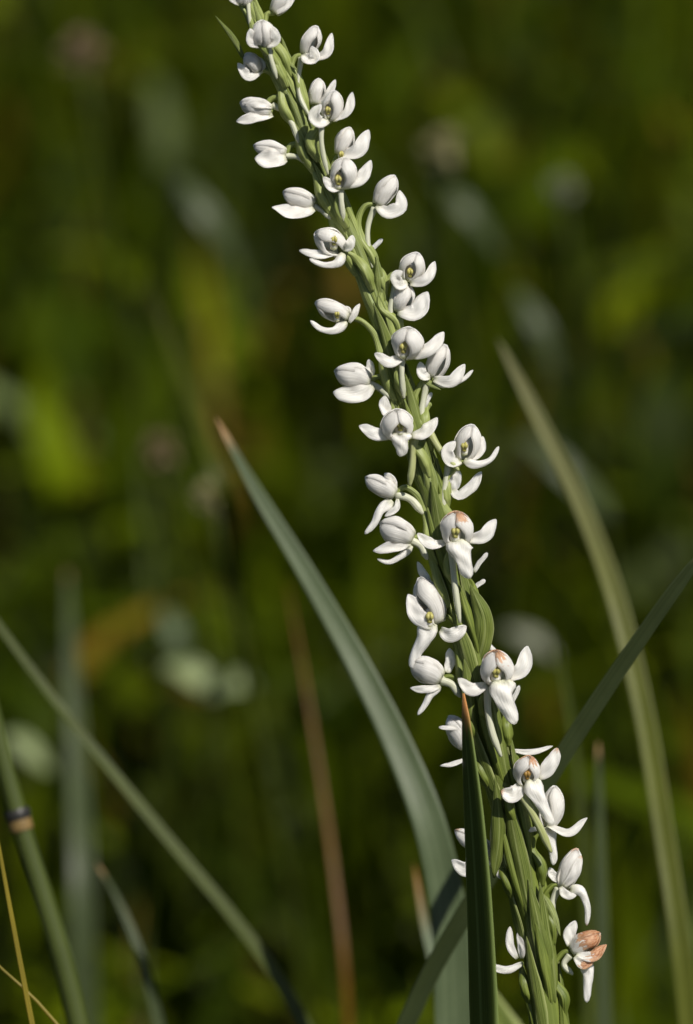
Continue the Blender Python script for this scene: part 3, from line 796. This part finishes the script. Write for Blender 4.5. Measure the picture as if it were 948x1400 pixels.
# horsetail stalk with its dark jointed sheath
hs_px = [(-14, 960), (2, 1030), (24, 1112), (56, 1215), (88, 1320), (112, 1420)]
HP = to_ground([at(x, y_, 0.050) for x, y_ in hs_px])[::-1]
tipp = at(-40, 850, 0.050)
HP = HP + [tipp]
hs = empty('horsetail', HP[0], 'jointed green horsetail stalk with a dark ringed node', 'horsetail')
hk = S * (DIST + 0.050) / DIST
add('stalk', tube(HP, [20 * hk, 20 * hk, 19.5 * hk, 19 * hk, 16.5 * hk, 15 * hk, 11 * hk], n=60, k=24, ridges=12, ridge=0.03), leaf_material('horsetail_green', (0.038, 0.054, 0.008), (0.075, 0.095, 0.020), 0.1, 26.0), hs, origin=HP[0])
nd, up = at(24, 1112, 0.050), norm(at(2, 1030, 0.050) - at(24, 1112, 0.050))
add('sheath', tube([nd - up * 0.0009, nd, nd + up * 0.0007], [17.5 * hk, 18.5 * hk, 17 * hk], n=6, k=24, caps=False), leaf_material('sheath_dark', (0.012, 0.012, 0.012), (0.03, 0.028, 0.025), 0.0, 10.0), hs)
add('sheath', tube([nd - up * 0.0026, nd - up * 0.0016, nd - up * 0.0009], [16.4 * hk, 16.9 * hk, 16.6 * hk], n=6, k=24, caps=False), leaf_material('sheath_tan', (0.14, 0.09, 0.03), (0.20, 0.13, 0.05), 0.0, 10.0), hs)

# pale leaves and small flower heads that show as soft spots in the meadow
def soft_leaf(x, y_, dz, w, L, ang, material, label):
    dz, w, L = dz + 0.14, w * 0.6, L * 0.9
    c = at(x, y_, dz)
    a = math.radians(ang)
    k_ = S * (DIST + dz) / DIST
    d = Rv * math.cos(a) + Uv * math.sin(a)
    p_tip, p_bot = c + d * L * k_ * 0.5, c - d * L * k_ * 0.5
    foot = np.array((p_bot[0] - d[0] * 0.03, p_bot[1] + 0.02, 0.0))
    foot[2] = ground_height(foot[0], foot[1]) - 0.003
    t = empty('meadow_herb', foot, label, 'herb')
    add('leaf_blade', ribbon([p_bot, c + np.array((0, -.004, .003)), p_tip], w * k_, hint=(0.25, -0.6, 0.75), prof='sepal', cup=0.25, th=0.0006, nu=16, nv=9), material, t, origin=p_bot)
    add('stalk', tube([foot, foot * .5 + p_bot * .5 + np.array((.004, 0, .01)), p_bot], [0.0013, 0.0011, 0.0008], n=14, k=8), B_green, t, origin=foot)

def flower_head(x, y_, dz, R, material, label):
    c = at(x, y_, dz)
    k_ = S * (DIST + dz) / DIST
    foot = np.array((c[0] + 0.02, c[1] + 0.015, 0.0))
    foot[2] = ground_height(foot[0], foot[1]) - 0.003
    t = empty('meadow_flower', foot, label, 'wildflower')
    g = []
    for i in range(40):
        d = norm(rng.normal(0, 1, 3) + np.array((0, 0, 0.7)))
        r = R * k_ * rng.uniform(0.8, 1.1)
        side = norm(np.cross(d, (0.1, 0.9, 0.3)))
        g.append(ribbon([c, c + d * r * 0.55 + side * r * 0.1, c + d * r], r * 0.35, hint=side, cup=0.3, th=r * 0.05, nu=6, nv=5))
    add('bloom', join(g), material, t, origin=c)
    add('stalk', tube([foot, foot * .5 + c * .5 + np.array((.01, 0, 0)), c], [0.0015, 0.0012, 0.001], n=14, k=8), B_green, t, origin=foot)

H_pink = leaf_material('bloom_dull_pink', (0.16, 0.11, 0.06), (0.24, 0.17, 0.10), 0.2, 6.0)
H_straw = leaf_material('bloom_straw', (0.22, 0.20, 0.09), (0.34, 0.31, 0.16), 0.2, 6.0)
H_grey = leaf_material('bloom_grey', (0.15, 0.16, 0.11), (0.24, 0.25, 0.19), 0.2, 6.0)
flower_head(112, 74, 0.45, 34, H_pink, 'dull pink meadow flower head glowing softly in the dark grass')
flower_head(290, 684, 0.30, 30, H_straw, 'straw-coloured seed head just behind the blue-green blade tip')
flower_head(220, 618, 0.42, 28, H_pink, 'small dim brownish flower head beside the straw-coloured seed head')
flower_head(603, 205, 0.42, 34, H_straw, 'yellowish seed head in the far grass above the orchid')
flower_head(768, 262, 0.48, 26, H_grey, 'small grey flower head in the far grass beyond the orchid')
soft_leaf(322, 940, 0.30, 46, 60, 10, B_pale, 'small pale leaf touching the bright pale green herb leaf')
soft_leaf(240, 872, 0.32, 50, 90, -70, B_blue, 'dim grey-green leaf above the bright pale green herb leaf')
soft_leaf(265, 930, 0.28, 66, 95, -30, B_pale, 'bright pale green herb leaf lying in the meadow beside orange blade')
soft_leaf(285, 305, 0.35, 60, 170, -55, B_dusk, 'dim grey-green herb leaf high behind the orchid buds')
soft_leaf(736, 458, 0.30, 50, 150, -65, B_dusk, 'blue-grey herb leaf right above the long yellow-green blade tip')
soft_leaf(775, 655, 0.30, 66, 190, -42, B_dusk, 'blue-grey herb leaf crossed by the long yellow-green blade')
soft_leaf(640, 300, 0.36, 50, 150, -50, B_dusk, 'dim grey-green herb leaf behind the uppermost right-hand flowers')
soft_leaf(725, 880, 0.30, 44, 90, -30, H_grey, 'greyish fading leaf behind the orchid near its brown-capped flowers')
soft_leaf(40, 1030, 0.25, 50, 90, -40, B_pale, 'small pale herb leaf behind the horsetail node')
